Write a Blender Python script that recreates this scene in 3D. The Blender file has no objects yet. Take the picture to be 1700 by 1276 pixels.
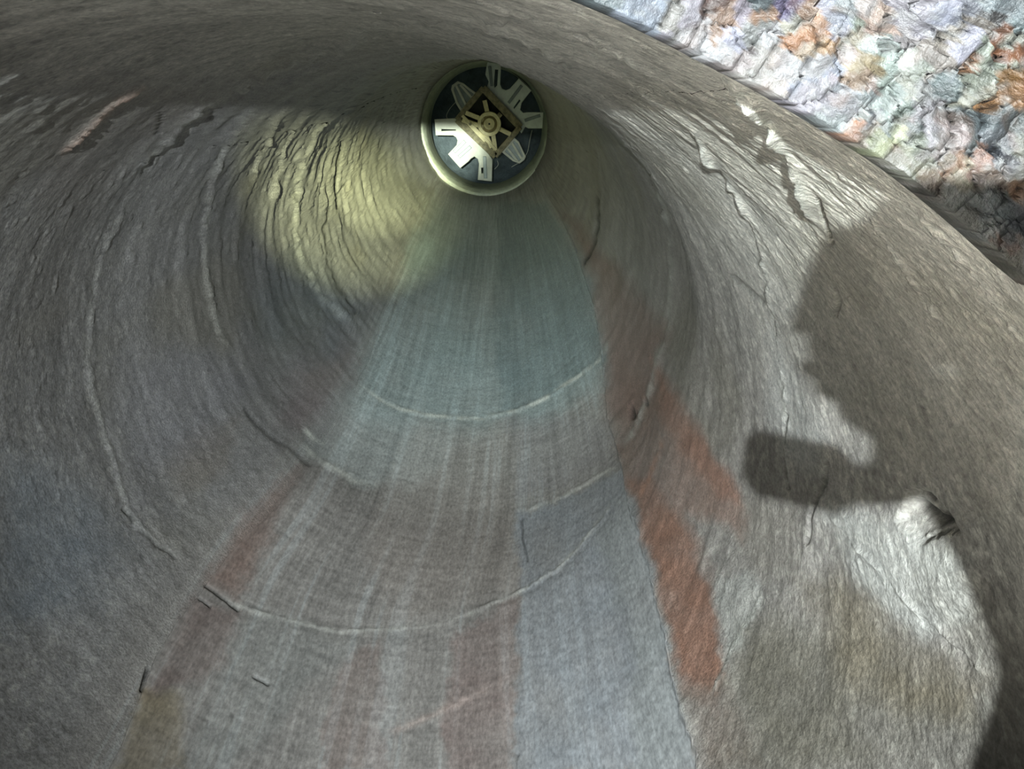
import bpy, bmesh, math, random
import numpy as np
from mathutils import Vector, Matrix
random.seed(7)
C = bpy.context.scene.collection

# ------------------------------------------------------------------ camera, world, lights, exposure
F = 1277.0
PITCH = math.atan(473/F)
YAW = math.atan(35/F*math.cos(PITCH))
cam_d = bpy.data.cameras.new('camera'); cam = bpy.data.objects.new('camera', cam_d); C.objects.link(cam)
cam_d.sensor_fit = 'HORIZONTAL'; cam_d.sensor_width = 36; cam_d.lens = F/1700*36
cam_d.clip_start = 0.01; cam_d.clip_end = 60
cam.location = (0, 0, 0)
cam.rotation_euler = (Matrix.Rotation(-YAW, 3, 'Z') @ Matrix.Rotation(math.pi/2-PITCH, 3, 'X')).to_euler()
bpy.context.scene.camera = cam

w = bpy.data.worlds.new('world'); bpy.context.scene.world = w; w.use_nodes = True
w.node_tree.nodes['Background'].inputs[0].default_value = (0.5, 0.6, 0.6, 1)
w.node_tree.nodes['Background'].inputs[1].default_value = 0.003

LAMP = Vector((-.21, -.79, .17))          # the head torch behind the photographer
def spot(name, loc, target, power, angle, blend, col, size=.02):
    d = bpy.data.lights.new(name, 'SPOT'); d.energy = power; d.spot_size = math.radians(angle); d.spot_blend = blend
    d.color = col; d.shadow_soft_size = size
    o = bpy.data.objects.new(name, d); C.objects.link(o); o.location = loc
    o.rotation_euler = (Vector(target)-Vector(loc)).to_track_quat('-Z', 'Y').to_euler()
    return o
spot('head_torch_flood', LAMP, (.26, 2.6, -.88), 540, 72, .8, (.90, .98, 1.0), .007)
spot('middle_fill', LAMP, (-.12, 4.6, -1.3), 1150, 26, 1.0, (.80, .98, 1.0), .012)  # extra spot added at the head torch to even brightness with distance
spot('head_torch_beam', LAMP, (-1.0, 6.7, -.88), 6500, 12.5, 1.0, (.95, 1.0, .55), .012)
spot('head_torch_core', LAMP, (-.92, 6.7, -.68), 14000, 7.5, 1.0, (.95, 1.0, .50), .012)
spot('long_beam', LAMP, (-.78, 12.0, -.56), 13500, 7.4, 1.0, (.92, 1.0, .86), .012)
spot('near_fill', (-.12, -.05, -.38), (.16, .9, .06), 14.5, 104, .8, (1.0, .99, .94), .03)  # unseen fill spot added to brighten the mouth rim and near ceiling
spot('side_fill', (-.15, -.30, -.20), (.75, 1.8, -.42), 34, 56, 1.0, (1.0, .99, .90), .04)  # unseen fill spot added to lift the shadow on the right wall

sc = bpy.context.scene
sc.view_settings.view_transform = 'Standard'; sc.view_settings.look = 'None'
sc.view_settings.gamma = 1; sc.view_settings.exposure = 0.22; sc.view_settings.use_curve_mapping = False
sc.cycles.use_denoising = True
sc.cycles.max_bounces = 4

# ------------------------------------------------------------------ pixel <-> place
def ray(x, y):                           # pixel of the 1700x1276 frame -> (X/Y, Z/Y)
    x = np.asarray(x, float); y = np.asarray(y, float)
    xc = (x-850)/F; yc = -(y-638)/F; zc = -1.0
    a = math.pi/2-PITCH
    Y = yc*math.cos(a)-zc*math.sin(a); Z = yc*math.sin(a)+zc*math.cos(a); X = xc
    c, s = math.cos(-YAW), math.sin(-YAW)
    X, Y = c*X-s*Y, s*X+c*Y
    return X/Y, Z/Y
def pix(P):                              # (...,3) -> pixel x, y
    X, Y, Z = P[..., 0], P[..., 1], P[..., 2]
    c, s = math.cos(YAW), math.sin(YAW)
    X, Y = c*X-s*Y, s*X+c*Y
    a = math.pi/2-PITCH
    yc = Y*math.cos(a)+Z*math.sin(a); zc = -Y*math.sin(a)+Z*math.cos(a)
    zc = np.minimum(zc, -1e-3)
    return 850+F*X/-zc, 638-F*yc/-zc

# axis of the bore: centre of the circle of radius 1 m at each distance
SD = np.array([-.5, .48, 1.6, 2.5, 3.1, 4.6, 7.0, 12.9, 16])
SX = np.array([-.28, -.28, -.30, -.30, -.21, -.15, -.12, -.11, -.11])
SZ = np.array([-.88, -.88, -.87, -.84, -.82, -.78, -.62, -.44, -.43])
_dg = np.linspace(-.5, 16, 1651)
def _sm(v):
    y = np.interp(_dg, SD, v); k = np.hanning(61); k /= k.sum()
    return np.convolve(np.pad(y, 30, 'edge'), k, 'valid')
_cx, _cz = _sm(SX), _sm(SZ)
cxf = lambda d: np.interp(d, _dg, _cx)
czf = lambda d: np.interp(d, _dg, _cz)
def hit(x, y):                           # pixel -> (theta, d) on the smooth bore
    tx, tz = ray(x, y)
    dd = np.linspace(.2, 15.5, 3000)
    r = np.hypot(tx*dd-cxf(dd), tz*dd-czf(dd))
    i = np.argmax(r > 1) if (r > 1).any() else len(dd)-1
    d = dd[i]
    return math.atan2(tz*d-czf(d), tx*d-cxf(d)), d
def hit_point(x, y, inward=0.0):
    t, d = hit(x, y)
    return Vector((cxf(d)+(1-inward)*math.cos(t), d, czf(d)+(1-inward)*math.sin(t)))

# ------------------------------------------------------------------ numpy noise
def vnoise(x, y, seed):
    T = np.random.RandomState(seed).rand(256, 256)*2-1
    xi = np.floor(x).astype(int); yi = np.floor(y).astype(int)
    fx = x-xi; fy = y-yi
    fx = fx*fx*fx*(fx*(fx*6-15)+10); fy = fy*fy*fy*(fy*(fy*6-15)+10)
    a, b = xi & 255, yi & 255; a1, b1 = (xi+1) & 255, (yi+1) & 255
    return (T[a, b]*(1-fx)+T[a1, b]*fx)*(1-fy)+(T[a, b1]*(1-fx)+T[a1, b1]*fx)*fy
def fbm(x, y, seed, n=4, g=.5):
    s = 0; a = 1; t = 0
    for k in range(n):
        s = s+a*vnoise(x*2**k+17.3*k, y*2**k+5.1*k, seed+k); t += a; a *= g
    return s/t
def ridged(x, y, seed, n=3):
    s = 0; a = 1; t = 0
    for k in range(n):
        s = s+a*(1-2*np.abs(vnoise(x*2**k+3.7*k, y*2**k+9.1*k, seed+k))); t += a; a *= .55
    return s/t
def sstep(a, b, x):
    t = np.clip((x-a)/(b-a), 0, 1); return t*t*(3-2*t)
def poly_dist(X, Y, pts, reach):         # distance to a polyline, parameter along it and side
    pts = np.array(pts, float)
    D = np.full(X.shape, 1e9); S = np.zeros(X.shape); SG = np.zeros(X.shape)
    seg = np.hypot(*(pts[1:]-pts[:-1]).T); tot = seg.sum(); acc = 0
    m = (X > pts[:, 0].min()-reach) & (X < pts[:, 0].max()+reach) & (Y > pts[:, 1].min()-reach) & (Y < pts[:, 1].max()+reach)
    if not m.any(): return D, S, SG
    x, y = X[m], Y[m]; d0 = np.full(x.shape, 1e9); s0 = np.zeros(x.shape); g0 = np.zeros(x.shape)
    for i in range(len(pts)-1):
        ax, ay = pts[i]; bx, by = pts[i+1]; L = seg[i]
        t = np.clip(((x-ax)*(bx-ax)+(y-ay)*(by-ay))/L**2, 0, 1)
        dx, dy = x-(ax+t*(bx-ax)), y-(ay+t*(by-ay)); q = np.hypot(dx, dy)
        k = q < d0
        d0[k] = q[k]; s0[k] = ((acc+t*L)/tot)[k]; g0[k] = (dx*(by-ay)-dy*(bx-ax))[k]
        acc += L
    D[m] = d0; S[m] = s0; SG[m] = np.sign(g0)
    return D, S, SG
def in_poly(X, Y, pts, soft=6):          # signed, soft-edged inside test
    pts = np.array(pts, float)
    m = (X > pts[:, 0].min()-soft) & (X < pts[:, 0].max()+soft) & (Y > pts[:, 1].min()-soft) & (Y < pts[:, 1].max()+soft)
    out = np.zeros(X.shape)
    if not m.any(): return out
    x, y = X[m], Y[m]; ins = np.zeros(x.shape, bool); dist = np.full(x.shape, 1e9)
    for i in range(len(pts)):
        ax, ay = pts[i]; bx, by = pts[(i+1) % len(pts)]
        t = np.clip(((x-ax)*(bx-ax)+(y-ay)*(by-ay))/((bx-ax)**2+(by-ay)**2+1e-9), 0, 1)
        dist = np.minimum(dist, np.hypot(x-ax-t*(bx-ax), y-ay-t*(by-ay)))
        if ay != by:
            c = ((ay > y) != (by > y)) & (x < (bx-ax)*(y-ay)/(by-ay)+ax); ins ^= c
    sd = np.where(ins, dist, -dist)
    out[m] = sstep(-soft, soft, sd)
    return out
def catmull(pts, n=6):
    P = [Vector(p) for p in pts]; P = [2*P[0]-P[1]]+P+[2*P[-1]-P[-2]]; o = []
    for i in range(1, len(P)-2):
        for k in range(n):
            t = k/n
            o.append(.5*((2*P[i])+(P[i+1]-P[i-1])*t+(2*P[i-1]-5*P[i]+4*P[i+1]-P[i+2])*t*t+(3*P[i]-P[i-1]-3*P[i+1]+P[i+2])*t**3))
    o.append(P[-2]); return [tuple(v) for v in o]

def srgb(r, g, b):
    f = lambda c: (c/255/12.92) if c/255 <= .04045 else ((c/255+.055)/1.055)**2.4
    return np.array([f(r), f(g), f(b)])

# ------------------------------------------------------------------ what the bore wall is like, as functions of place
# traced ridges: (points, half width, height in metres; + stands proud, tint or None, tint strength)
PALE = srgb(190, 190, 178); PINK = srgb(215, 180, 160)
RIDGES = [
 ([(100, 262), (135, 225), (165, 198), (192, 175), (222, 155), (245, 146)], 5, .016, PINK, .85),
 ([(245, 146), (275, 135), (300, 140)], 5, .006, PALE, .3),
 ([(228, 305), (245, 272), (290, 225), (330, 185), (372, 158), (430, 128), (500, 98), (570, 72), (640, 58)], 7, .034, PALE, .4),
 ([(228, 305), (205, 350), (178, 410), (160, 475), (150, 540), (146, 600), (152, 650), (168, 710), (195, 790), (215, 855), (250, 895), (290, 930)], 5, .011, PALE, .14),
 ([(440, 152), (400, 200), (372, 250), (355, 300), (343, 370), (342, 430), (348, 490), (362, 545), (378, 580), (392, 597)], 6, .022, PALE, .25),
 ([(520, 165), (490, 205), (468, 255), (460, 300), (456, 345)], 6, .030, None, 0),
 ([(560, 172), (525, 215), (500, 270), (490, 330), (488, 380), (500, 430), (530, 490), (565, 520), (610, 545)], 6, .028, PALE, .2),
 ([(480, 158), (448, 210), (428, 265), (415, 310)], 6, .026, None, 0),
 ([(590, 632), (625, 652), (665, 674), (705, 686), (760, 690), (810, 688), (860, 678), (910, 655), (955, 625), (990, 595), (1015, 560)], 3, .008, PALE, .7),
 ([(500, 708), (520, 724), (540, 735)], 3, .008, PALE, .6),
 ([(500, 735), (540, 765), (590, 792), (640, 800)], 5, .006, PALE, .4),
 ([(740, 1028), (790, 1008), (850, 982), (900, 955), (945, 918), (985, 870), (1020, 820)], 3, .007, PALE, .35),
 ([(340, 965), (380, 992), (430, 1012), (500, 1030), (570, 1045), (650, 1042), (740, 1028)], 4, .006, PALE, .25),
 ([(860, 846), (920, 825), (975, 795), (1025, 765)], 3, .006, PALE, .3),
 ([(1030, 215), (1060, 255), (1082, 300), (1100, 345), (1108, 385)], 5, .014, PALE, .5),
 ([(1108, 385), (1113, 440), (1112, 500), (1107, 560)], 4, .008, PALE, .4),
 ([(985, 165), (1020, 215), (1045, 255)], 4, .008, PALE, .35),
 ([(700, 42), (760, 38), (820, 46), (870, 62), (930, 95), (985, 135), (1030, 180)], 6, .010, PALE, .32),
 ([(560, 62), (640, 40), (720, 28), (800, 26), (870, 36), (940, 62), (1000, 100), (1060, 150), (1110, 185)], 6, .009, PALE, .32),
 ([(820, 8), (900, 24), (980, 60), (1060, 112), (1120, 155)], 6, .007, PALE, .28),
 ([(1140, 205), (1180, 260), (1225, 325), (1255, 390), (1275, 460), (1290, 545), (1300, 600)], 4, .010, PALE, .45),
 ([(1190, 130), (1250, 175), (1290, 235), (1325, 300), (1345, 350), (1362, 375)], 9, .016, srgb(170, 172, 158), .6),
 ([(1150, 215), (1200, 290), (1240, 350), (1290, 430)], 4, .007, PALE, .3),
 ([(1440, 355), (1480, 410), (1530, 475), (1580, 540)], 4, .006, PALE, .3),
 ([(1480, 310), (1530, 360), (1600, 425), (1660, 500), (1700, 560)], 5, .006, PALE, .3),
 ([(1550, 325), (1620, 390), (1700, 470)], 5, .006, PALE, .25),
 ([(1300, 600), (1305, 660), (1308, 720), (1310, 770), (1305, 830)], 5, .010, PALE, .35),
 ([(1268, 965), (1250, 1025), (1215, 1080), (1180, 1160)], 4, .008, PALE, .4),
 ([(1035, 745), (1058, 705), (1085, 650), (1100, 600), (1112, 560)], 5, .014, PALE, .3),
 ([(1060, 830), (1085, 780), (1110, 730)], 4, .010, srgb(170, 120, 90), .5),
 ([(1370, 840), (1420, 890), (1480, 960), (1530, 1020), (1640, 1130)], 6, .010, None, 0),
 ([(640, 1215), (700, 1190), (770, 1155), (850, 1112)], 7, .003, srgb(186, 160, 148), .3),
]
# cracks: (points, half width px, depth m)
CRACKS = [
 ([(568, 236), (562, 262), (557, 285), (556, 310), (560, 325), (558, 345)], 2.6, .045),
 ([(560, 325), (572, 305)], 1.8, .02),
 ([(545, 345), (535, 380), (540, 430), (560, 480), (590, 520)], 2.2, .025),
 ([(1360, 332), (1366, 350), (1372, 368), (1378, 384), (1384, 398)], 3.2, .03),
 ([(1308, 690), (1306, 730), (1303, 762), (1305, 790), (1312, 812)], 2.8, .03),
 ([(1378, 765), (1374, 800), (1362, 835), (1350, 860), (1345, 900)], 3.0, .03),
 ([(1390, 480), (1396, 500), (1392, 520)], 2.5, .02),
 ([(1048, 678), (1050, 692), (1056, 688)], 4.5, .05),
 ([(1075, 662), (1078, 672)], 3.0, .03),
 ([(1222, 455), (1245, 478), (1270, 500)], 5, .012),
 ([(970, 436), (985, 405), (992, 370), (994, 330)], 3.0, .035),
 ([(346, 968), (372, 988), (398, 1008)], 3.5, .022),
 ([(335, 990), (352, 1002)], 3.0, .022),
 ([(425, 1118), (448, 1130)], 3.5, .02),
 ([(250, 1105), (240, 1140)], 3.5, .03),
 ([(205, 845), (220, 865)], 3.5, .02),
 ([(232, 880), (262, 905), (290, 925)], 3.0, .016),
 ([(405, 680), (440, 722), (480, 745), (515, 768)], 4.0, .014),
 ([(866, 855), (864, 885), (873, 925)], 2.4, .014),
 ([(1515, 840), (1530, 855), (1545, 868), (1560, 862)], 10, .045),
 ([(1520, 815), (1535, 830)], 5, .03),
 ([(1570, 865), (1584, 878)], 4, .03),
 ([(1332, 184), (1350, 205)], 5, .02),
 ([(268, 190), (266, 210), (262, 225)], 3, .012),
 ([(355, 185), (350, 200)], 3, .012),
 ([(930, 120), (960, 165)], 2, .004),
 ([(855, 1245), (852, 1276)], 3, .010),
]
FLOOR_R = [hit(*p) for p in [(905, 318), (925, 350), (962, 430), (985, 500), (1000, 590), (1008, 690), (1030, 762), (1062, 880), (1090, 980), (1112, 1090), (1160, 1270)]]
FLOOR_L = [hit(*p) for p in [(716, 330), (690, 385), (640, 520), (590, 645), (530, 755), (430, 870), (345, 965), (262, 1085), (205, 1240)]]
def edge_fn(L, lo, hi):
    L = sorted([(d, t) for t, d in L]); D = np.array([q[0] for q in L]); T = np.unwrap(np.array([q[1] for q in L]))
    def f(d):
        return np.interp(d, D, T)
    return f
_fr, _fl = edge_fn(FLOOR_R, 0, 0), edge_fn(FLOOR_L, 0, 0)
def fr(d, turn=0.0): return turn+_fr(d)+.016*fbm(d*11, d*0, 55, 5, .65)/np.maximum(1, d*.3)
def fl(d):
    a = _fl(d); a = np.where(a < 0, a+2*math.pi, a); return a+.010*fbm(d*5, d*0, 56, 4)
def relief(th, d, X, Y, part):
    """inward height of the rock, metres"""
    s = th
    wv = .5*fbm(s*1.2, d*.8, 11, 3)
    near = 1-sstep(1.5, 4.5, d)
    h = .016*fbm(s*1.8, d*1.1, 21, 3)
    ks = np.clip(d/3.2, .28, 1.6)           # finer marks show only close by
    tool = ridged(s*.9+3, (d+wv*.35)*3.2, 31, 4)
    tool2 = ridged(s*2.6+5, (d+wv*.2+.12*s)*11, 36, 3)
    fine = fbm(s*26, d*26, 41, 4, .62)
    fine2 = fbm(s*60, d*75, 46, 3, .65)
    chips = np.maximum(fbm(s*22+wv*3, d*34, 48, 3, .55)-.22, 0)
    wf = 1.0 if part == 'floor' else (sstep(.16, 0, fl(d)-th) if part == 'left' else 0.0)   # share of the scoured invert
    h0 = h; hf = 0
    if part in ('floor', 'left'):
        lin = fbm(s*55, d*1.6+wv, 51, 4, .6)
        hf = h0*.5+.0022*tool+ks*(.0010*lin+.0009*fine2+.0007*fine+.0009*tool2)
        hf = hf-.014*sstep(0, .02, fr(d, 2*math.pi)-th)
        h = hf
    if part != 'floor':
        h = h0
        left = sstep(2.0, 3.0, np.abs(th)) if part != 'right' else 0
        zone = np.exp(-((X-560)/190)**2-((Y-330)/200)**2)
        top = sstep(.5, 1.1, th)*near*sstep(2.38, 1.6, th) if part != 'left' else 0
        dg = ridged((s*1.0+d*.9)*3.2, (d-.6*s)*9, 61, 3)    # oblique tool marks on the lower right
        wr = sstep(.35, -.25, th)*(part == 'right')
        lz = ridged((s*.8+wv)*1.3, (d+wv*.25)*24, 37, 3)*sstep(-.4, .3, fbm(s*3, d*3, 39, 2))
        h += (.0048*tool+ks*(.0026*tool2+.0018*lz))*(1-.6*wr)*(1+1.6*zone)
        h += .0042*dg*wr
        rough = .35+.65*sstep(.2, -.5, fbm(s*2, d*2, 66, 2))
        h += ks*(.0022*fine*rough+.0015*fine2)
        h += .010*chips*ks
        h += zone*(.020*np.maximum(ridged(s*4+wv*2, d*5.5, 71, 3)-.25, 0))
        h += .0016*top*ridged(s*4, (d+.25*s)*34, 76, 3)
        if part == 'right':
            gran = ridged(s*17+wv, (d-.5*s)*40, 79, 3)
            h += .0011*gran*near*sstep(1000, 1250, X)+.0007*fbm(s*120, d*150, 82, 2)*near
            h += .03*np.exp(-((X-1108)/34)**2)*sstep(520, 600, Y)*sstep(900, 650, Y)
        h = h*(1-wf)+hf*wf
    j = fbm(X*.05, Y*.05, 91, 3)*5
    for pts, wd, amp, tint, ts in RIDGES:
        D, S, SG = poly_dist(X+j, Y+j*.6, pts, 60)
        k = np.exp(-(D/wd)**2)*np.clip(np.minimum(S, 1-S)*8, 0, 1)
        k = k*np.clip((.55 if ts < .8 else 1.0)+(1.5 if ts < .8 else .4)*fbm(X*.035, Y*.035, 92, 3), 0, 1.2)
        h = h+.6*amp*k-.38*amp*np.exp(-(D/(wd*2.6))**2)*(SG < 0)*np.clip(np.minimum(S, 1-S)*8, 0, 1)
    for pts, wd, dep in CRACKS:
        D, S, SG = poly_dist(X+j*.5, Y-j*.3, pts, 40)
        h = h-.5*dep*np.exp(-(D/(wd*.8))**2)
    # chip scar near the shadowed arm, and the hump above it
    h -= .014*in_poly(X+j*2, Y+j*2, [(1508, 812), (1540, 815), (1575, 850), (1590, 880), (1560, 888), (1530, 892), (1500, 870)], 6)
    h += .012*in_poly(X+j*3, Y+j*3, [(1370, 830), (1500, 868), (1620, 930), (1600, 1010), (1520, 1040), (1420, 930)], 40)
    return h

# stains: colour of the rock, a few patches painted for light or shade (points, colour, strength, edge softness)
BROWN = srgb(150, 112, 92); RUST = srgb(164, 112, 84); OLIVE = srgb(140, 132, 108)
STAINS_AND_LIGHT = [
 ([(905, 330), (960, 370), (1040, 470), (1110, 560), (1110, 640), (1070, 690), (1030, 745), (1005, 690), (990, 560), (965, 430)], srgb(138, 104, 90), .85, 22),
 ([(1030, 745), (1075, 690), (1110, 640), (1150, 700), (1210, 770), (1245, 850), (1240, 900), (1190, 870), (1150, 860), (1190, 990), (1205, 1120), (1190, 1180), (1135, 1140), (1100, 1000), (1060, 880)], BROWN, .8, 14),
 ([(1095, 600), (1125, 640), (1165, 720), (1210, 790), (1230, 840), (1195, 830), (1150, 770), (1115, 700)], RUST, .75, 14),
 ([(1040, 790), (1080, 800), (1130, 860), (1165, 950), (1185, 1010), (1200, 1110), (1190, 1150), (1135, 1120), (1105, 1010), (1070, 900)], srgb(158, 106, 76), .85, 10),
 ([(1135, 1140), (1215, 1120), (1260, 1276), (1170, 1276)], srgb(112, 88, 66), .7, 18),
 ([(1195, 960), (1265, 955), (1265, 1010), (1230, 1080), (1205, 1090), (1190, 1000)], srgb(178, 180, 172), .7, 12),
 ([(1220, 1100), (1300, 1000), (1360, 1060), (1460, 1276), (1260, 1276)], srgb(112, 106, 86), .75, 40),  # olive rock, darkened further to dim the lower right
 ([(1240, 1040), (1420, 1040), (1640, 1180), (1720, 1300), (1200, 1300)], srgb(104, 98, 80), .7, 50),  # dark olive over the unlit corner, its shade painted in
 ([(1290, 400), (1360, 350), (1700, 520), (1700, 900), (1500, 760), (1340, 560)], srgb(146, 140, 118), .5, 40),
 ([(1290, 540), (1330, 620), (1380, 700), (1360, 780), (1300, 770), (1280, 690)], srgb(184, 186, 180), .55, 20),
 ([(1370, 830), (1500, 868), (1620, 930), (1600, 1020), (1520, 1060), (1420, 960)], srgb(196, 198, 190), .65, 22),  # pale rock, partly the lamplit gap below the arm shadow painted in
 ([(1390, 950), (1500, 1060), (1640, 1130), (1600, 1200), (1400, 1140), (1330, 960)], srgb(122, 110, 84), .7, 30),  # olive rock, deepened towards the same dim corner
 ([(1240, 820), (1340, 830), (1330, 960), (1260, 960), (1230, 900)], srgb(150, 142, 128), .6, 20),
 # floor
 ([(716, 330), (905, 330), (985, 500), (1004, 640), (900, 700), (760, 720), (585, 690), (590, 645), (640, 520)], srgb(150, 172, 172), .75, 26),
 ([(828, 330), (905, 330), (985, 500), (1000, 590), (905, 660), (826, 690)], srgb(112, 130, 132), .85, 9),
 ([(590, 640), (700, 690), (760, 700), (740, 760), (680, 805), (600, 795), (500, 745), (520, 690)], srgb(170, 180, 178), .6, 16),
 ([(480, 560), (590, 520), (592, 640), (540, 720), (470, 700)], srgb(128, 108, 108), .6, 30),
 ([(690, 700), (850, 690), (860, 850), (855, 980), (650, 1040), (600, 900)], srgb(160, 148, 138), .6, 24),
 ([(836, 690), (920, 690), (1000, 700), (1020, 760), (860, 830)], srgb(138, 132, 134), .5, 12),
 ([(857, 850), (940, 815), (1032, 770), (1090, 980), (1150, 1276), (857, 1276)], srgb(146, 154, 162), .8, 8),
 ([(985, 900), (1040, 800), (1090, 980), (1150, 1276), (1050, 1276), (1040, 1040)], srgb(160, 164, 160), .6, 16),
 ([(852, 985), (800, 1015), (752, 1050), (740, 1150), (735, 1276), (855, 1276)], srgb(142, 112, 104), .6, 8),
 ([(635, 1062), (600, 1075), (560, 1100), (545, 1180), (525, 1276), (640, 1276)], srgb(140, 114, 104), .55, 8),
 ([(640, 1070), (735, 1050), (720, 1200), (630, 1230)], srgb(150, 144, 138), .5, 10),
 ([(420, 1000), (600, 1060), (520, 1120), (400, 1276), (300, 1276), (360, 1120)], srgb(138, 142, 138), .6, 18),
 ([(500, 770), (470, 850), (420, 950), (395, 985), (345, 965), (380, 900), (440, 820)], srgb(140, 100, 82), .6, 20),
 ([(330, 985), (400, 1010), (380, 1080), (330, 1130), (250, 1150), (280, 1070)], srgb(120, 92, 84), .65, 16),
 ([(250, 1130), (300, 1150), (310, 1276), (200, 1276), (215, 1200)], srgb(136, 118, 76), .7, 14),
 ([(265, 780), (330, 710), (400, 700), (380, 780), (300, 830)], srgb(124, 112, 98), .5, 16),
 # left wall
 ([(0, 750), (120, 800), (200, 900), (150, 1000), (0, 1050)], srgb(108, 124, 138), .6, 60),
 ([(200, 600), (300, 560), (420, 640), (330, 740), (240, 820), (200, 720)], srgb(132, 132, 142), .5, 40),
 ([(430, 440), (500, 420), (600, 520), (560, 600), (470, 600), (410, 540)], srgb(104, 116, 120), .6, 30),
 ([(0, 250), (120, 220), (200, 330), (120, 560), (0, 600)], srgb(132, 126, 118), .4, 60),
 ([(130, 120), (250, 130), (420, 140), (320, 190), (220, 260), (150, 330), (60, 340)], srgb(134, 124, 116), .5, 30),
]
def colour(th, d, X, Y, part, h):
    wf = np.ones(X.shape) if part == 'floor' else (sstep(.22, 0, fl(d)-th) if part == 'left' else np.zeros(X.shape))
    wl = sstep(1.5, 2.38, th) if part in ('ceiling', 'left') else np.zeros(X.shape)
    base = {'left': srgb(140, 138, 136), 'right': srgb(150, 144, 136), 'ceiling': srgb(150, 144, 136), 'floor': srgb(150, 145, 139)}[part]
    if part == 'ceiling': base = base*(1-wl[..., None])+srgb(140, 138, 136)*wl[..., None]
    n0 = fbm(th*2, d*2, 102, 3)[..., None]
    pale = (sstep(.0, .8, th)*(1-sstep(1.2, 3.2, d))*(1-wl) if part in ('right', 'ceiling') else np.zeros(X.shape))[..., None]   # pale crust near the mouth, lightened further in place of lamp light
    base = base*(1-pale)+srgb(186, 183, 170)*pale
    base = base*(1-wf[..., None])+srgb(150, 145, 139)*wf[..., None]
    c = base*(1+.12*n0)+np.zeros(X.shape+(3,))
    cn = c
    if part in ('floor', 'left'):
        lin = fbm(th*42, d*.9, 121, 4, .6); wide = fbm(th*14, d*.5, 125, 3)
        c = c*(1+.20*lin+.14*wide)[..., None]
        cool = sstep(.15, .5, lin+wide*.6)[..., None]*.35
        c = c*(1-cool)+srgb(160, 168, 170)*cool*1.0
        cross = fbm(th*5, (d+.08*th)*42, 128, 4, .7)[..., None]; c = c*(1+.26*cross); cf = c; c = cn
    if part != 'floor':
        circ = fbm(th*3, (d+.15*th)*14, 131, 4, .6)[..., None]
        c = c*(1+.20*circ)
        sp = fbm(th*55, d*70, 135, 2)
        near = 1-sstep(1.6, 4, d)
        k = (sstep(.18, .5, sp)*near*(.35+.4*sstep(-.2, .5, th))*(1-.75*wl))[..., None]
        c = c*(1-k)+srgb(200, 196, 182)*k
        k = (sstep(.25, .6, -sp)*near*.4)[..., None]
        c = c*(1-k)+srgb(92, 90, 84)*k
        mus = sstep(.1, .5, fbm(th*2.2, d*1.2, 138, 3))[..., None]*.35
        c = c*(1-mus)+OLIVE*mus*.95
    if part in ('floor', 'left'): c = c*(1-wf[..., None])+cf*wf[..., None]
    j = fbm(X*.02, Y*.02, 111, 4)*16; j2 = fbm(X*.02+40, Y*.02+9, 113, 4)*16
    jn = fbm(X*.15, Y*.15, 115, 2)*4
    for pts, col, st, soft in STAINS_AND_LIGHT:
        k = in_poly(X+j+jn, Y+j2+jn, pts, soft)*st
        k = (k*(.75+.35*fbm(X*.012, Y*.012, 117, 3)))[..., None]
        k = np.clip(k, 0, 1)
        c = c*(1-k)+col*k
    for pts, wd, amp, tint, ts in RIDGES:
        if tint is None: continue
        D, S, SG = poly_dist(X+j*.3, Y+j2*.3, pts, 40)
        k = (min(1, ts*1.5)*np.exp(-(D/wd)**2)*np.clip(np.minimum(S, 1-S)*8, 0, 1)*np.clip((.75 if ts < .8 else 1.0)+(1.2 if ts < .8 else .5)*fbm(X*.06, Y*.06, 93, 3), 0, 1))[..., None]
        c = c*(1-k)+tint*k
    for pts, wd, dep in CRACKS:              # cracks painted dark, for the shade the lamps wash out
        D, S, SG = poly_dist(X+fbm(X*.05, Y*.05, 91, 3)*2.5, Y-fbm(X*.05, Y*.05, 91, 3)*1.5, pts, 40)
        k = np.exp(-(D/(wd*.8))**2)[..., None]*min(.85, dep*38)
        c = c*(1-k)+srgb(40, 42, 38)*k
    lum = c.mean(-1, keepdims=True); c = lum+(c-lum)*.72
    if part == 'floor':
        c = c*(1+.16*lin+.10*wide)[..., None]
    elif part == 'left':
        c = c*(1+.12*circ*(1-wf[..., None])+(.16*lin+.10*wide)[..., None]*wf[..., None])
    else:
        c = c*(1+.12*circ)
    c = c*(1+.20*fbm(th*90, d*110, 141, 3, .8)*np.clip(2.2/d, .3, 1)+.16*fbm(th*30, d*40, 145, 3))[..., None]
    return np.clip(c, .004, .9)

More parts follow.
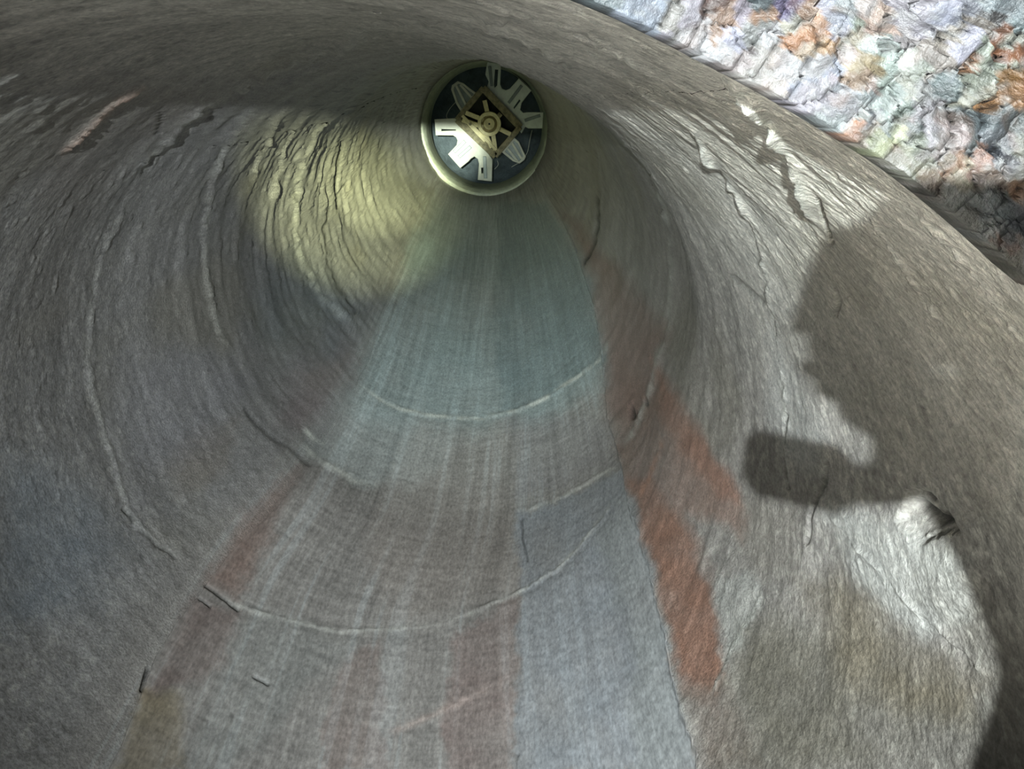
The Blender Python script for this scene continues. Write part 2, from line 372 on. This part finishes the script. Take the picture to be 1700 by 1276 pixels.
def mesh_grid(name, P, col=None, smooth=True, mask=None):
    n, m = P.shape[:2]
    me = bpy.data.meshes.new(name)
    idx = np.arange(n*m).reshape(n, m)
    q = np.stack([idx[:-1, :-1], idx[:-1, 1:], idx[1:, 1:], idx[1:, :-1]], -1).reshape(-1, 4)
    if mask is not None: q = q[mask.reshape(-1)]
    used = np.unique(q); remap = np.full(n*m, -1); remap[used] = np.arange(len(used)); q = remap[q]
    V = P.reshape(-1, 3)[used]
    me.vertices.add(len(V)); me.vertices.foreach_set('co', V.astype(np.float32).ravel())
    me.loops.add(len(q)*4); me.loops.foreach_set('vertex_index', q.astype(np.int32).ravel())
    me.polygons.add(len(q)); me.polygons.foreach_set('loop_start', np.arange(0, len(q)*4, 4, dtype=np.int32))
    me.polygons.foreach_set('loop_total', np.full(len(q), 4, dtype=np.int32))
    me.polygons.foreach_set('use_smooth', np.full(len(q), smooth, dtype=bool))
    me.update(calc_edges=True)
    if col is not None:
        at = me.attributes.new('rock_colour', 'FLOAT_COLOR', 'POINT')
        cc = np.concatenate([col.reshape(-1, 3)[used], np.ones((len(V), 1))], 1)
        at.data.foreach_set('color', cc.astype(np.float32).ravel())
    return me

# ------------------------------------------------------------------ materials
def mat(name, col=None, rough=.7, attr=False, scale=120, bump=.3, dist=.002, var=.25, spec=.4, metal=0, stretch=None, trans=0):
    m = bpy.data.materials.new(name); m.use_nodes = True; nt = m.node_tree; b = nt.nodes['Principled BSDF']
    b.inputs['Roughness'].default_value = rough; b.inputs['Specular IOR Level'].default_value = spec; b.inputs['Metallic'].default_value = metal
    tc = nt.nodes.new('ShaderNodeTexCoord'); n = nt.nodes.new('ShaderNodeTexNoise')
    n.inputs['Scale'].default_value = scale; n.inputs['Detail'].default_value = 5; n.inputs['Roughness'].default_value = .65
    src = tc.outputs['Object']
    if stretch:
        mp = nt.nodes.new('ShaderNodeMapping'); mp.inputs['Scale'].default_value = stretch
        nt.links.new(src, mp.inputs[0]); src = mp.outputs[0]
    nt.links.new(src, n.inputs['Vector'])
    r = nt.nodes.new('ShaderNodeMapRange'); r.inputs[1].default_value = .34; r.inputs[2].default_value = .66
    r.inputs[3].default_value = 1-var; r.inputs[4].default_value = 1+var
    nt.links.new(n.outputs[0], r.inputs[0])
    mix = nt.nodes.new('ShaderNodeMix'); mix.data_type = 'RGBA'; mix.blend_type = 'MULTIPLY'; mix.inputs[0].default_value = 1
    if attr:
        a = nt.nodes.new('ShaderNodeAttribute'); a.attribute_name = 'rock_colour'; nt.links.new(a.outputs['Color'], mix.inputs[6])
    else:
        mix.inputs[6].default_value = (*col, 1)
    nt.links.new(r.outputs[0], mix.inputs[7]); nt.links.new(mix.outputs[2], b.inputs['Base Color'])
    bp = nt.nodes.new('ShaderNodeBump'); bp.inputs['Strength'].default_value = bump; bp.inputs['Distance'].default_value = dist
    nt.links.new(n.outputs[0], bp.inputs['Height']); nt.links.new(bp.outputs[0], b.inputs['Normal'])
    if trans: b.inputs['Transmission Weight'].default_value = trans
    return m
M_wall = mat('damp bored rock', attr=True, rough=.55, scale=130, bump=.8, dist=.005, var=.30, spec=.4)
M_floor = mat('damp scoured invert', attr=True, rough=.5, scale=110, bump=.6, dist=.003, var=.24, spec=.45, stretch=(1, .35, 1))
M_rock = mat('broken rock', attr=True, rough=.6, scale=70, bump=.8, dist=.006, var=.28, spec=.5)
M_collar = mat('pale collar', srgb(176, 182, 160), rough=.6, scale=14, bump=.4, dist=.02, var=.18)
M_end = mat('end rock', srgb(96, 108, 112), rough=.8, scale=5, bump=.6, dist=.05, var=.3)
M_white = mat('dusty pale plastic', srgb(200, 204, 190), rough=.5, scale=9, bump=.1, dist=.01, var=.10)
M_ribs = mat('milky plastic', srgb(205, 216, 208), rough=.35, scale=9, bump=.1, dist=.01, var=.12)
M_web = mat('thin grey plastic', srgb(128, 142, 140), rough=.35, scale=9, bump=.1, dist=.01, var=.15)
M_frame = mat('grimy metal frame', srgb(132, 126, 98), rough=.6, scale=18, bump=.5, dist=.02, var=.4)
M_hub = mat('hub yellow white', srgb(214, 206, 160), rough=.5, scale=12, bump=.2, dist=.01, var=.2)
M_hubdark = mat('hub recess', srgb(150, 138, 92), rough=.6, scale=12, bump=.2, dist=.01, var=.25)
M_dark = mat('dark opening', srgb(44, 48, 44), rough=.8, scale=10, bump=.1, dist=.01, var=.2)

def link(name, me, m, parent=None, **props):
    if m is not None and not me.materials: me.materials.append(m)
    o = bpy.data.objects.new(name, me); C.objects.link(o)
    if parent: o.parent = parent
    for k, v in props.items(): o[k] = v
    return o

# ------------------------------------------------------------------ the bore: four sides of one drilled wall
D_FAR = 13.05
def dsamples(dvis, n, dmouth):
    a = np.linspace(1/dvis, 1/D_FAR, n); pre = np.linspace(dmouth, dvis, 24)[:-1]
    return np.concatenate([pre, 1/a]) if dmouth < dvis else 1/a
MOUTH = [hit(*p) for p in [(1040, 2), (1080, 22), (1180, 75), (1300, 140), (1400, 198), (1500, 262), (1600, 342), (1700, 430), (1760, 480)]]
_mt = np.array(sorted(MOUTH)); 
def mouth_d(th): return np.interp(th, _mt[:, 0], _mt[:, 1])
def build(part, ta, tb, nth, d, density=None, skirt=()):
    u = np.linspace(0, 1, nth)
    if density is not None: u = density(u)
    A, B = ta(d), tb(d)
    TH = A[:, None]+(B-A)[:, None]*u[None]
    DD = np.repeat(d[:, None], nth, 1)
    # rows slide so that the first one follows the broken mouth edge
    M = mouth_d(TH)+.006*fbm(TH*14, TH*0, 151, 3)
    DD = np.where(DD < .9, M+(DD-d[0])*(.9-M)/(.9-d[0]), DD) if d[0] < .8 else DD
    def surf(h):
        r = 1-h
        return np.stack([cxf(DD)+r*np.cos(TH), DD, czf(DD)+r*np.sin(TH)], -1)
    P0 = surf(0*DD); X, Y = pix(P0)
    h = relief(TH, DD, X, Y, part)
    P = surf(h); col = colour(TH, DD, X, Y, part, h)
    if 'lo' in skirt or 'hi' in skirt:      # a skirt into the rock closes the seam between neighbours
        k = []
        if 'lo' in skirt: P = np.concatenate([surf(h-.05)[:, :1], P], 1); col = np.concatenate([col[:, :1], col], 1)
        if 'hi' in skirt: P = np.concatenate([P, surf(h-.05)[:, -1:]], 1); col = np.concatenate([col, col[:, -1:]], 1)
    return mesh_grid(part, P, col)
cst = lambda v: (lambda d: np.full(np.shape(d), float(v)))
T1, T2 = math.radians(62), math.radians(138)
Q = 1.0
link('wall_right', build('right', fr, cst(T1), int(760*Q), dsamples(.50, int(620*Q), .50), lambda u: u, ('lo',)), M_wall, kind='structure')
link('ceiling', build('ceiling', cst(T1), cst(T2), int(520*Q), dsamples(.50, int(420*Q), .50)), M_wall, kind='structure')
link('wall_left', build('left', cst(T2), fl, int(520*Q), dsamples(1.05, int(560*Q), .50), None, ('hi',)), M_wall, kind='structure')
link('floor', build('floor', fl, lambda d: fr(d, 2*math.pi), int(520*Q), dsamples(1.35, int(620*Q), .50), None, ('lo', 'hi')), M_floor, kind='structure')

# collar at the far end: a stepped pale ring
def lathe_ring(prof, cx, cz, n=160, amp=0.0):
    V = []
    th = np.linspace(0, 2*math.pi, n, endpoint=True)
    P = np.zeros((len(prof), n, 3))
    for i, (r, y) in enumerate(prof):
        rr = r+amp*fbm(th*2+i, th*0+i*.3, 171, 3)
        P[i, :, 0] = cx+rr*np.cos(th); P[i, :, 1] = y; P[i, :, 2] = cz+rr*np.sin(th)
    P[:, -1] = P[:, 0]
    return P
P = lathe_ring([(1.08, 12.75), (1.0, 12.7), (.985, 12.72), (.955, 12.80), (.945, 12.86), (.93, 13.1), (.93, 13.6)], -.075, -.43, amp=.01)
link('trim_1', mesh_grid('collar', P), M_collar, kind='structure')
P = lathe_ring([(.93, 13.05), (.95, 13.5), (1.0, 14.6), (.6, 14.75), (.3, 14.8), (.001, 14.8)], -.075, -.43, amp=.02)
link('wall_end', mesh_grid('end', P), M_end, kind='structure')

# ------------------------------------------------------------------ the broken rock face beside the mouth
N1, N2 = 620, 420
th = np.linspace(math.radians(-5), math.radians(118), N1)
e = np.linspace(-.012, .42, N2)
TH, E_ = np.meshgrid(th, e, indexing='ij')
DM = mouth_d(TH)
def rock_pos(TH, E, H):
    r = 1.004+E*.93; D = mouth_d(TH)-.012-E*.25-H
    return np.stack([-.28+r*np.cos(TH), D, -.88+r*np.sin(TH)], -1)
P0 = rock_pos(TH, E_, 0*TH); X, Y = pix(P0)
WHITE = (226, 224, 226); LILAC = (196, 190, 200); ORANGE = (206, 148, 104); TAN = (200, 178, 152); SLATE = (104, 116, 120); GREEN = (176, 188, 172); RUSTC = (158, 100, 58); DARK = (66, 74, 80); GREY = (168, 164, 158)
SEEDS = [ # x, y of the middle of each piece in the photograph, colour, how proud it stands
 (1085,8,(190,200,216),1),(1118,22,GREY,0),(1150,12,LILAC,1),(1178,6,(120,96,88),-1),(1200,34,(176,146,126),0),(1165,52,WHITE,1),(1215,62,(206,206,226),1),(1232,20,(186,176,188),0),(1258,12,SLATE,0),(1246,52,(150,152,150),0),
 (1196,78,WHITE,0),(1236,88,(190,178,176),0),(1262,30,(184,142,110),0),(1290,8,(132,122,160),0),(1282,60,WHITE,1),(1268,92,(210,204,198),0),(1300,98,WHITE,0),(1310,36,(226,222,204),1),(1318,66,ORANGE,1),(1345,20,(214,170,136),0),(1352,50,ORANGE,1),(1334,86,TAN,0),(1372,80,(190,150,108),0),
 (1370,14,(196,200,216),1),(1392,36,(200,204,220),1),(1385,62,(208,206,220),0),(1360,112,WHITE,1),(1386,122,(206,212,230),1),(1400,150,(214,222,230),1),(1376,146,LILAC,0),(1410,100,(206,188,180),0),(1418,72,(190,180,158),0),(1440,118,(184,166,130),0),(1424,140,(186,160,136),0),(1446,150,(176,158,150),-1),
 (1412,16,(178,184,186),0),(1428,46,GREEN,1),(1452,84,(196,206,200),1),(1462,112,(208,224,214),1),(1470,140,(178,192,182),0),(1440,16,(210,200,196),0),(1466,40,(214,186,170),0),(1500,24,(196,188,196),1),(1520,56,(190,184,194),1),(1550,30,(196,190,198),0),(1492,72,(180,172,172),0),(1530,90,(174,164,156),0),(1562,70,(170,160,148),0),(1580,18,(176,178,196),0),(1604,14,(120,122,132),0),
 (1500,110,(186,188,178),0),(1528,128,(178,184,170),0),(1556,112,(184,174,166),0),(1585,96,(196,194,210),1),(1606,66,(202,200,216),1),(1622,44,(150,140,130),-1),(1636,26,(72,68,66),-1),(1650,10,(150,160,164),0),(1688,16,(132,152,158),1),(1690,40,(150,168,170),1),(1664,60,(150,96,60),-1),(1640,84,(176,184,168),1),
 (1618,108,(152,108,72),-1),(1650,112,(168,176,158),0),(1676,96,(166,100,48),-1),(1694,70,(176,176,162),0),(1694,120,(172,174,158),0),(1676,142,(148,104,40),-1),(1640,142,(176,182,164),1),(1600,134,SLATE,0),(1572,148,(120,136,136),1),(1545,160,(146,146,144),0),(1610,160,(126,140,138),0),(1690,166,(188,140,92),0),(1660,172,(170,122,70),0),(1630,168,(186,184,166),1),
 (1450,176,(190,204,196),1),(1482,160,(180,196,188),1),(1500,180,(112,126,116),-1),(1470,200,(170,186,180),0),(1510,150,(190,192,176),0),(1430,172,(168,176,176),0),(1408,178,(170,170,176),0),(1426,196,(196,200,196),0),(1446,200,(110,120,128),-1),(1420,214,(222,160,120),0),(1434,224,(176,164,148),0),
 (1462,228,(184,190,148),1),(1486,212,(196,202,164),1),(1508,222,(132,138,122),0),(1494,236,(166,168,146),0),(1478,250,(160,156,140),0),(1516,200,(128,140,140),0),(1534,186,(150,146,150),0),(1545,214,(196,190,196),1),(1568,200,(200,190,192),1),(1590,224,(196,188,190),1),(1560,240,(188,176,172),0),(1594,190,(160,160,160),0),(1530,246,(156,152,144),0),
 (1620,200,(74,86,88),-1),(1640,210,(96,108,112),1),(1612,240,(98,106,106),0),(1648,236,(112,118,124),1),(1672,196,(92,104,106),0),(1690,206,(84,98,98),0),(1676,240,(118,120,124),1),(1694,250,(130,140,130),0),(1628,262,(176,136,118),0),(1646,262,(40,46,60),-1),(1662,284,(120,120,124),0),(1690,280,(150,148,140),0),
 (1586,262,(176,140,112),0),(1568,262,(170,158,140),0),(1596,276,(186,172,148),1),(1620,292,(172,146,128),0),(1614,304,(170,164,140),0),(1640,302,(140,120,104),0),(1666,304,(120,104,80),-1),(1690,306,(172,130,92),0),(1540,268,(158,158,140),0),(1512,266,(150,150,130),0),(1556,284,(160,156,136),0),
 (1572,310,(164,166,160),1),(1590,318,(170,172,164),0),(1552,306,(146,146,132),0),(1606,332,(154,158,150),0),(1630,326,(160,166,160),0),(1650,322,(150,164,166),1),(1676,322,(136,142,140),0),(1640,350,(138,144,144),0),(1662,356,(150,158,160),1),(1620,358,(158,158,148),0),(1680,346,(88,98,100),-1),(1694,366,(90,98,104),0),
 (1650,378,(160,164,160),0),(1682,382,(104,108,108),-1),(1670,396,(132,100,80),-1),(1690,404,(140,112,96),-1),(1664,410,(150,146,130),0),(1690,424,(150,148,132),0),
]
rs = np.random.RandomState(5)
extra = []
for k in range(70):                       # the face goes on a little past the frame, in the same kinds of rock
    x, y = rs.uniform(1040, 2250), rs.uniform(-420, 900)
    if (x > 1715 or y < -14): extra.append((x, y, [GREY, LILAC, SLATE, TAN, WHITE, RUSTC][rs.randint(6)], rs.randint(-1, 2)))
ALL = SEEDS+extra
SX_ = np.array([q[0] for q in ALL], float); SY_ = np.array([q[1] for q in ALL], float)
# pieces lie in slanting layers: each has its own stretch along the layering
ang = np.radians(-40+rs.normal(0, 22, len(ALL))); st = rs.uniform(1.0, 2.3, len(ALL)); sz = rs.uniform(.8, 1.3, len(ALL))
jx = fbm(X*.012, Y*.012, 201, 5, .62)*30; jy = fbm(X*.012+9, Y*.012+4, 205, 5, .62)*30
a0 = math.radians(-40); WX = (X+jx)*math.cos(a0)+(Y+jy)*math.sin(a0); WY = -(X+jx)*math.sin(a0)+(Y+jy)*math.cos(a0)
d1 = np.full(X.shape, 1e9); d2 = d1.copy(); own = np.zeros(X.shape, int)
for i in range(len(ALL)):
    dx, dy = X+jx-SX_[i], Y+jy-SY_[i]; c_, s_ = math.cos(ang[i]), math.sin(ang[i])
    u_, v_ = (dx*c_+dy*s_)/math.sqrt(st[i]), (-dx*s_+dy*c_)*math.sqrt(st[i])
    q = np.maximum(np.hypot(u_, v_)*.7, (np.abs(u_)+np.abs(v_))*.62)/sz[i]
    k = q < d1; d2 = np.where(k, d1, np.minimum(d2, q)); own = np.where(k, i, own); d1 = np.where(k, q, d1)
mineral = own
CB = [(1090, 6), (1150, 20), (1210, 12), (1205, 66), (1262, 40), (1262, 92), (1318, 22), (1335, 78), (1300, 108), (1385, 40), (1378, 120), (1430, 96), (1402, 168), (1452, 30), (1462, 134), (1510, 40), (1530, 102), (1580, 24), (1590, 88), (1640, 16), (1688, 24), (1646, 96),
      (1690, 86), (1676, 142), (1630, 150), (1578, 148), (1520, 160), (1470, 184), (1436, 206), (1476, 226), (1508, 214), (1560, 214), (1618, 224), (1662, 228), (1694, 240), (1640, 262), (1590, 270), (1530, 262), (1690, 300), (1650, 306), (1600, 316), (1560, 300), (1640, 345), (1686, 350), (1660, 392), (1694, 404), (1620, 370)]
CB += [(q[0], q[1]) for q in extra]
CX = np.array([q[0] for q in CB], float); CY = np.array([q[1] for q in CB], float)
rs2 = np.random.RandomState(11)
ang = np.radians(-40+rs2.normal(0, 25, len(CB))); st = rs2.uniform(1.0, 2.4, len(CB))
kx = fbm(X*.02, Y*.02, 301, 4, .6)*20; ky = fbm(X*.02+9, Y*.02+4, 305, 4, .6)*20
d1 = np.full(X.shape, 1e9); d2 = d1.copy(); own = np.zeros(X.shape, int)
for i in range(len(CB)):
    dx, dy = X+kx-CX[i], Y+ky-CY[i]; c_, s_ = math.cos(ang[i]), math.sin(ang[i])
    q = np.hypot((dx*c_+dy*s_)/math.sqrt(st[i]), (-dx*s_+dy*c_)*math.sqrt(st[i]))
    k = q < d1; d2 = np.where(k, d1, np.minimum(d2, q)); own = np.where(k, i, own); d1 = np.where(k, q, d1)
gap = d2-d1
proud = rs2.uniform(-1, 1, len(CB))[own]
tl = rs2.uniform(-1, 1, (len(CB), 2))[own]
H = .0050*proud+.00024*((X-CX[own])*tl[..., 0]+(Y-CY[own])*tl[..., 1])+.0012*np.array([q[3] for q in ALL], float)[mineral]
H += .0024*ridged(WX*.012, WY*.045, 211, 5)+.0012*ridged(WX*.04, WY*.15, 214, 3)+.0007*fbm(X*.12, Y*.12, 216, 4)
H += .02*fbm(X*.006, Y*.006, 219, 2)*sstep(0, .1, E_)
H = np.clip(H, -.03, .03)*sstep(-.012, .05, E_)
H -= .004*sstep(3.0, 0, gap)*(1+fbm(X*.03, Y*.03, 230, 2))
H -= .004
cols = np.array([srgb(*q[2]) for q in ALL])[mineral]
cols = cols*(1+.85*fbm(WX*.02, WY*.09, 221, 5, .6)+.10*fbm(X*.3, Y*.3, 225, 2))[..., None]
vein = sstep(.62, .85, ridged(WX*.02, WY*.05, 228, 2))[..., None]*.5
cols = cols*(1-vein)+srgb(226, 226, 222)*vein
rust = sstep(.25, .6, fbm(X*.02, Y*.02, 229, 3))[..., None]*.25
cols = .12*np.clip(cols*(1-rust)+srgb(190, 130, 90)*rust, .01, .9)
lum = cols.mean(-1, keepdims=True); cols = lum+(cols-lum)*.98
Pr = rock_pos(TH, E_, H)
face_own = own[:-1, :-1]
back = link('wall_rock', mesh_grid('rock_backing', rock_pos(TH, E_, np.clip(H, -.03, .03)*0-.034)[::6, ::6], (cols*.6)[::6, ::6]), M_rock, kind='structure')
for i in range(len(CB)):
    mk = face_own == i
    if mk.sum() < 12: continue
    me = mesh_grid('stone', Pr, cols, mask=mk)
    bm = bmesh.new(); bm.from_mesh(me)          # give the piece depth: its rim runs back into the face
    eds = [e2 for e2 in bm.edges if e2.is_boundary]
    r = bmesh.ops.extrude_edge_only(bm, edges=eds)
    for v in r['geom']:
        if isinstance(v, bmesh.types.BMVert): v.co.y += .03
    bm.to_mesh(me); bm.free()
    link('stone', me, M_rock, back)

# ------------------------------------------------------------------ the eight-armed wheel in the far collar
FD = 12.62
def zp(zx, zy, dy=0.0):                  # a point measured on the wheel's face -> place in its own frame (x, y, z) about the hub
    tx, tz = ray(640+zx/4.253, 60+zy/4.253)
    return np.array([tx*FD, dy, tz*FD])
HUB = zp(733, 617)
def T(zx, zy): p = zp(zx, zy)-HUB; return (p[0], p[2])
wheel = bpy.data.objects.new('paddle_wheel', None); C.objects.link(wheel)
wheel.location = (HUB[0], FD, HUB[2])
wheel['label'] = 'pale eight-armed paddle wheel with square frame and round hub at the far bore end'
wheel['category'] = 'fan'
def plate(name, outline, y0, y1, m, parent=wheel, holes=(), bevel=0, **kw):
    """outline and holes in the wheel's plane, given thickness from y0 (near) to y1 (far)"""
    cu = bpy.data.curves.new(name, 'CURVE'); cu.dimensions = '2D'; cu.fill_mode = 'BOTH'; cu.extrude = abs(y1-y0)/2-bevel; cu.bevel_depth = bevel; cu.bevel_resolution = 1
    for ol in [outline]+list(holes):
        s = cu.splines.new('POLY'); s.points.add(len(ol)-1); s.use_cyclic_u = True
        for k, p in enumerate(ol): s.points[k].co = (p[0], p[1], 0, 1)
    o = bpy.data.objects.new('tmp', cu); C.objects.link(o)
    me = bpy.data.meshes.new_from_object(o.evaluated_get(bpy.context.evaluated_depsgraph_get())); bpy.data.objects.remove(o)
    me.transform(Matrix.Translation((0, (y0+y1)/2, 0)) @ Matrix.Rotation(math.pi/2, 4, 'X'))
    return link(name, me, m, parent, **kw)
def zpoly(pts): return [T(*p) for p in pts]
def zsm(pts, n=4): return [T(*p) for p in catmull([(a, b) for a, b in pts], n)]
def bar(name, a, b, wd, y0, y1, m, parent=wheel):
    A, B = Vector(T(*a)), Vector(T(*b)); d = (B-A).normalized(); n = Vector((-d.y, d.x))*wd/2/4.253/F*FD*.92
    return plate(name, [tuple(A+n), tuple(B+n), tuple(B-n), tuple(A-n)], y0, y1, m, parent, bevel=.006)
# three-armed plate on the lower left, with its slots
ll = zpoly([(350, 590), (490, 582), (520, 610), (600, 690), (680, 770), (752, 870), (748, 1020), (655, 1010), (664, 900), (655, 865), (628, 845), (600, 862), (585, 880), (528, 926), (446, 832), (505, 770), (512, 735), (500, 710), (478, 697), (358, 696)])
p1 = plate('arm_plate', ll, -.03, .03, M_white, bevel=.008, holes=[zpoly([(392, 652), (500, 655), (500, 668), (392, 672)]), zpoly([(672, 925), (696, 922), (694, 970), (674, 972)])])
ul = zpoly([(722, 186), (814, 198), (806, 340), (820, 372), (850, 385), (880, 372), (942, 302), (1026, 384), (958, 470), (948, 520), (972, 545), (1000, 540), (1112, 540), (1104, 648), (1010, 648), (985, 636), (960, 680), (925, 640), (800, 480), (716, 372), (732, 320), (708, 270)])
plate('arm_plate', ul, .00, .06, M_ribs, bevel=.008, holes=[zpoly([(770, 230), (800, 232), (792, 350), (768, 372), (762, 345)]), zpoly([(944, 440), (960, 455), (925, 500), (908, 520), (900, 505)])])
# ribs on the arms
for a, b in [((486, 815), (560, 742)), ((520, 850), (600, 780)), ((700, 850), (706, 1000))]:
    bar('rib', a, b, 20, -.05, -.02, M_web)
for a, b in [((870, 470), (960, 350)), ((735, 215), (750, 350)), ((985, 595), (1090, 560))]:
    bar('rib', a, b, 16, -.02, .01, M_web)
# tapered paddles on the other two sides: an outer rim, ribs and a thin web
def paddle(pts, ribs):
    rim = zpoly(pts); cx = sum(p[0] for p in rim)/len(rim); cy = sum(p[1] for p in rim)/len(rim)
    inner = [(cx+(p[0]-cx)*.80, cy+(p[1]-cy)*.84) for p in rim]
    o = plate('paddle', rim, -.02, .05, M_white, holes=[inner], bevel=.006)
    plate('web', inner, .02, .035, M_web, o)
    for a, b in ribs: bar('rib', a, b, 12, -.01, .03, M_white, o)
paddle([(540, 540), (502, 478), (466, 376), (472, 348), (510, 320), (548, 334), (600, 375), (652, 410)], [((570, 490), (500, 350)), ((615, 440), (530, 345))])
paddle([(818, 812), (905, 716), (940, 745), (988, 850), (978, 872), (945, 896), (900, 880)], [((860, 790), (930, 880)), ((890, 750), (962, 865))])
# square frame
K = [(690, 368), (508, 588), (775, 842), (948, 640)]
for i in range(4): bar('frame_bar', K[i], K[(i+1) % 4], 44 if i in (1, 3) else 34, -.10, .03, M_frame)
o = plate('back_plate', [T(*p) for p in K], .04, .07, M_dark)
bar('frame_bar', (545, 560), (780, 800), 16, -.13, -.09, M_hub)
bar('frame_bar', (560, 590), (700, 740), 10, -.13, -.10, M_hub)
for a, b in [((725, 560), (700, 455)), ((690, 590), (570, 540)), ((690, 640), (545, 590)), ((790, 575), (812, 548)), ((800, 650), (880, 690)), ((760, 690), (775, 800)), ((700, 680), (750, 780))]:
    bar('spoke', a, b, 26, -.12, .0, M_hub)
def disc(r, n=48, cx=733, cy=617):
    c = T(cx, cy); R = r/4.253/F*FD*.92; return [(c[0]+R*math.cos(2*math.pi*k/n), c[1]+R*math.sin(2*math.pi*k/n)) for k in range(n)]
hub = plate('hub', disc(80), -.20, -.02, M_hub, holes=[disc(62)], bevel=.01)
plate('hub_face', disc(62), -.10, -.04, M_hubdark, hub)
plate('hub_boss', disc(36), -.19, -.08, M_hub, hub, bevel=.01)
plate('shaft_hole', disc(7), -.2, -.18, M_dark, hub)
for q in [(690, 385), (525, 585), (765, 830), (930, 640), (805, 550), (600, 620), (690, 770)]:
    plate('bolt', disc(10, 8, *q), -.15, -.08, M_frame)
def tube(name, pts, r, m, parent=None):
    cu = bpy.data.curves.new(name, 'CURVE'); cu.dimensions = '3D'; cu.bevel_depth = r; cu.bevel_resolution = 2
    s = cu.splines.new('POLY'); s.points.add(len(pts)-1)
    for k, p in enumerate(pts): s.points[k].co = (*p, 1)
    o = bpy.data.objects.new('tmp', cu); C.objects.link(o)
    me = bpy.data.meshes.new_from_object(o.evaluated_get(bpy.context.evaluated_depsgraph_get())); bpy.data.objects.remove(o)
    return link(name, me, m, parent)
for w_ in ([(1035, 665), (1018, 740), (1002, 820), (960, 880), (890, 925)], [(500, 460), (455, 510), (430, 560), (440, 590)], [(790, 880), (795, 910), (770, 940)]):
    tube('wire', [(T(*p)[0], .04, T(*p)[1]) for p in catmull(w_, 5)], .004, M_white, wheel)

# ------------------------------------------------------------------ the photographer's arm, phone and little lamp, just behind the view
M_skin = mat('skin', srgb(196, 150, 124), rough=.5, scale=60, bump=.1, var=.08)
M_sleeve = mat('grey work jacket cloth', srgb(70, 74, 76), rough=.9, scale=220, bump=.3, var=.15)
M_phone = mat('black phone glass', srgb(20, 21, 23), rough=.2, scale=10, bump=0, var=.05)
M_case = mat('dark rubber case', srgb(34, 36, 38), rough=.6, scale=80, bump=.1, var=.1)
def skin_mesh(name, verts, edges, radii, m, parent=None, root=0, sub=2):
    me = bpy.data.meshes.new(name); me.from_pydata(verts, edges, [])
    o = bpy.data.objects.new('tmp', me); C.objects.link(o)
    sk = o.modifiers.new('skin', 'SKIN'); sk.use_smooth_shade = True
    for i, v in enumerate(me.skin_vertices[0].data): v.radius = (radii[i], radii[i]); v.use_root = (i == root)
    ss = o.modifiers.new('sub', 'SUBSURF'); ss.levels = sub
    bpy.context.view_layer.update()
    out = bpy.data.meshes.new_from_object(o.evaluated_get(bpy.context.evaluated_depsgraph_get())); bpy.data.objects.remove(o)
    return link(name, out, m, parent)
def slab(name, c, size, r, m, parent=None):
    bm = bmesh.new(); bmesh.ops.create_cube(bm, size=1)
    for v in bm.verts: v.co = Vector((v.co.x*size[0], v.co.y*size[1], v.co.z*size[2]))
    e = [q for q in bm.edges if abs((q.verts[0].co-q.verts[1].co).normalized().y) > .9]
    bmesh.ops.bevel(bm, geom=e, offset=r, segments=5, affect='EDGES')
    bmesh.ops.translate(bm, verts=bm.verts, vec=c)
    me = bpy.data.meshes.new(name); bm.to_mesh(me); bm.free()
    return link(name, me, m, parent)
phone = slab('phone', (0, 0, 0), (.162, .009, .084), .011, M_case)
phone.location = (.139, -.042, .000)
phone['label'] = 'black phone held sideways by the photographer, behind the view'; phone['category'] = 'phone'
slab('screen', (0, -.0048, 0), (.154, .0012, .070), .009, M_phone, phone)
lampb = slab('pocket_lamp', (0, 0, 0), (.066, .022, .046), .006, M_case)
lampb.location = (.075, -.042, -.137)
lampb['label'] = 'small dark block lamp in the photographer hand that casts the squarish shadow'; lampb['category'] = 'lamp'
slab('lens', (-.012, .0115, 0), (.034, .002, .036), .005, M_phone, lampb)
person = bpy.data.objects.new('person', None); C.objects.link(person); person.location = (.3, -.4, -.3)
person['label'] = 'person in grey work jacket, one arm holding phone, behind the view'; person['category'] = 'person'
V = []; E_l = []; R_ = []
def chain(start, pts, rad):
    p = start
    for q, r in zip(pts, rad):
        V.append(tuple(Vector(q)-person.location)); R_.append(r); 
        if p is not None: E_l.append((p, len(V)-1))
        p = len(V)-1
    return p
pw = chain(None, [(.122, -.064, -.080)], [.032])
chain(pw, [(.150, -.075, -.104), (.178, -.085, -.135), (.215, -.10, -.175), (.27, -.13, -.24)], [.026, .024, .026, .034])
for z0, z1, xt, r in [(-.046, -.040, .066, .0085), (-.058, -.054, .064, .009), (-.070, -.067, .074, .0085), (-.086, -.082, .090, .0075)]:
    chain(pw, [(.112, -.060, z0), (.100, -.054, z1-.002), (xt+.008, -.052, z1), (xt, -.047, z1+.003)], [.012, r, r*.92, r*.8])
chain(pw, [(.160, -.062, -.060), (.200, -.070, -.072)], [.030, .032])
chain(pw, [(.108, -.058, -.088)], [.026])
chain(pw, [(.136, -.058, -.108), (.120, -.056, -.128), (.100, -.056, -.138), (.086, -.056, -.141)], [.024, .016, .011, .008])
skin_mesh('hand', V, E_l, R_, M_skin, person)
sv = [(.146, -.072, -.084), (.176, -.08, -.098), (.222, -.09, -.138), (.280, -.11, -.235), (.255, -.12, -.42), (.40, -.26, -.46), (.47, -.42, -.30)]
skin_mesh('sleeve', [tuple(Vector(q)-person.location) for q in sv], [(i, i+1) for i in range(len(sv)-1)], [.046, .062, .082, .092, .15, .12, .10], M_sleeve, person, sub=2)
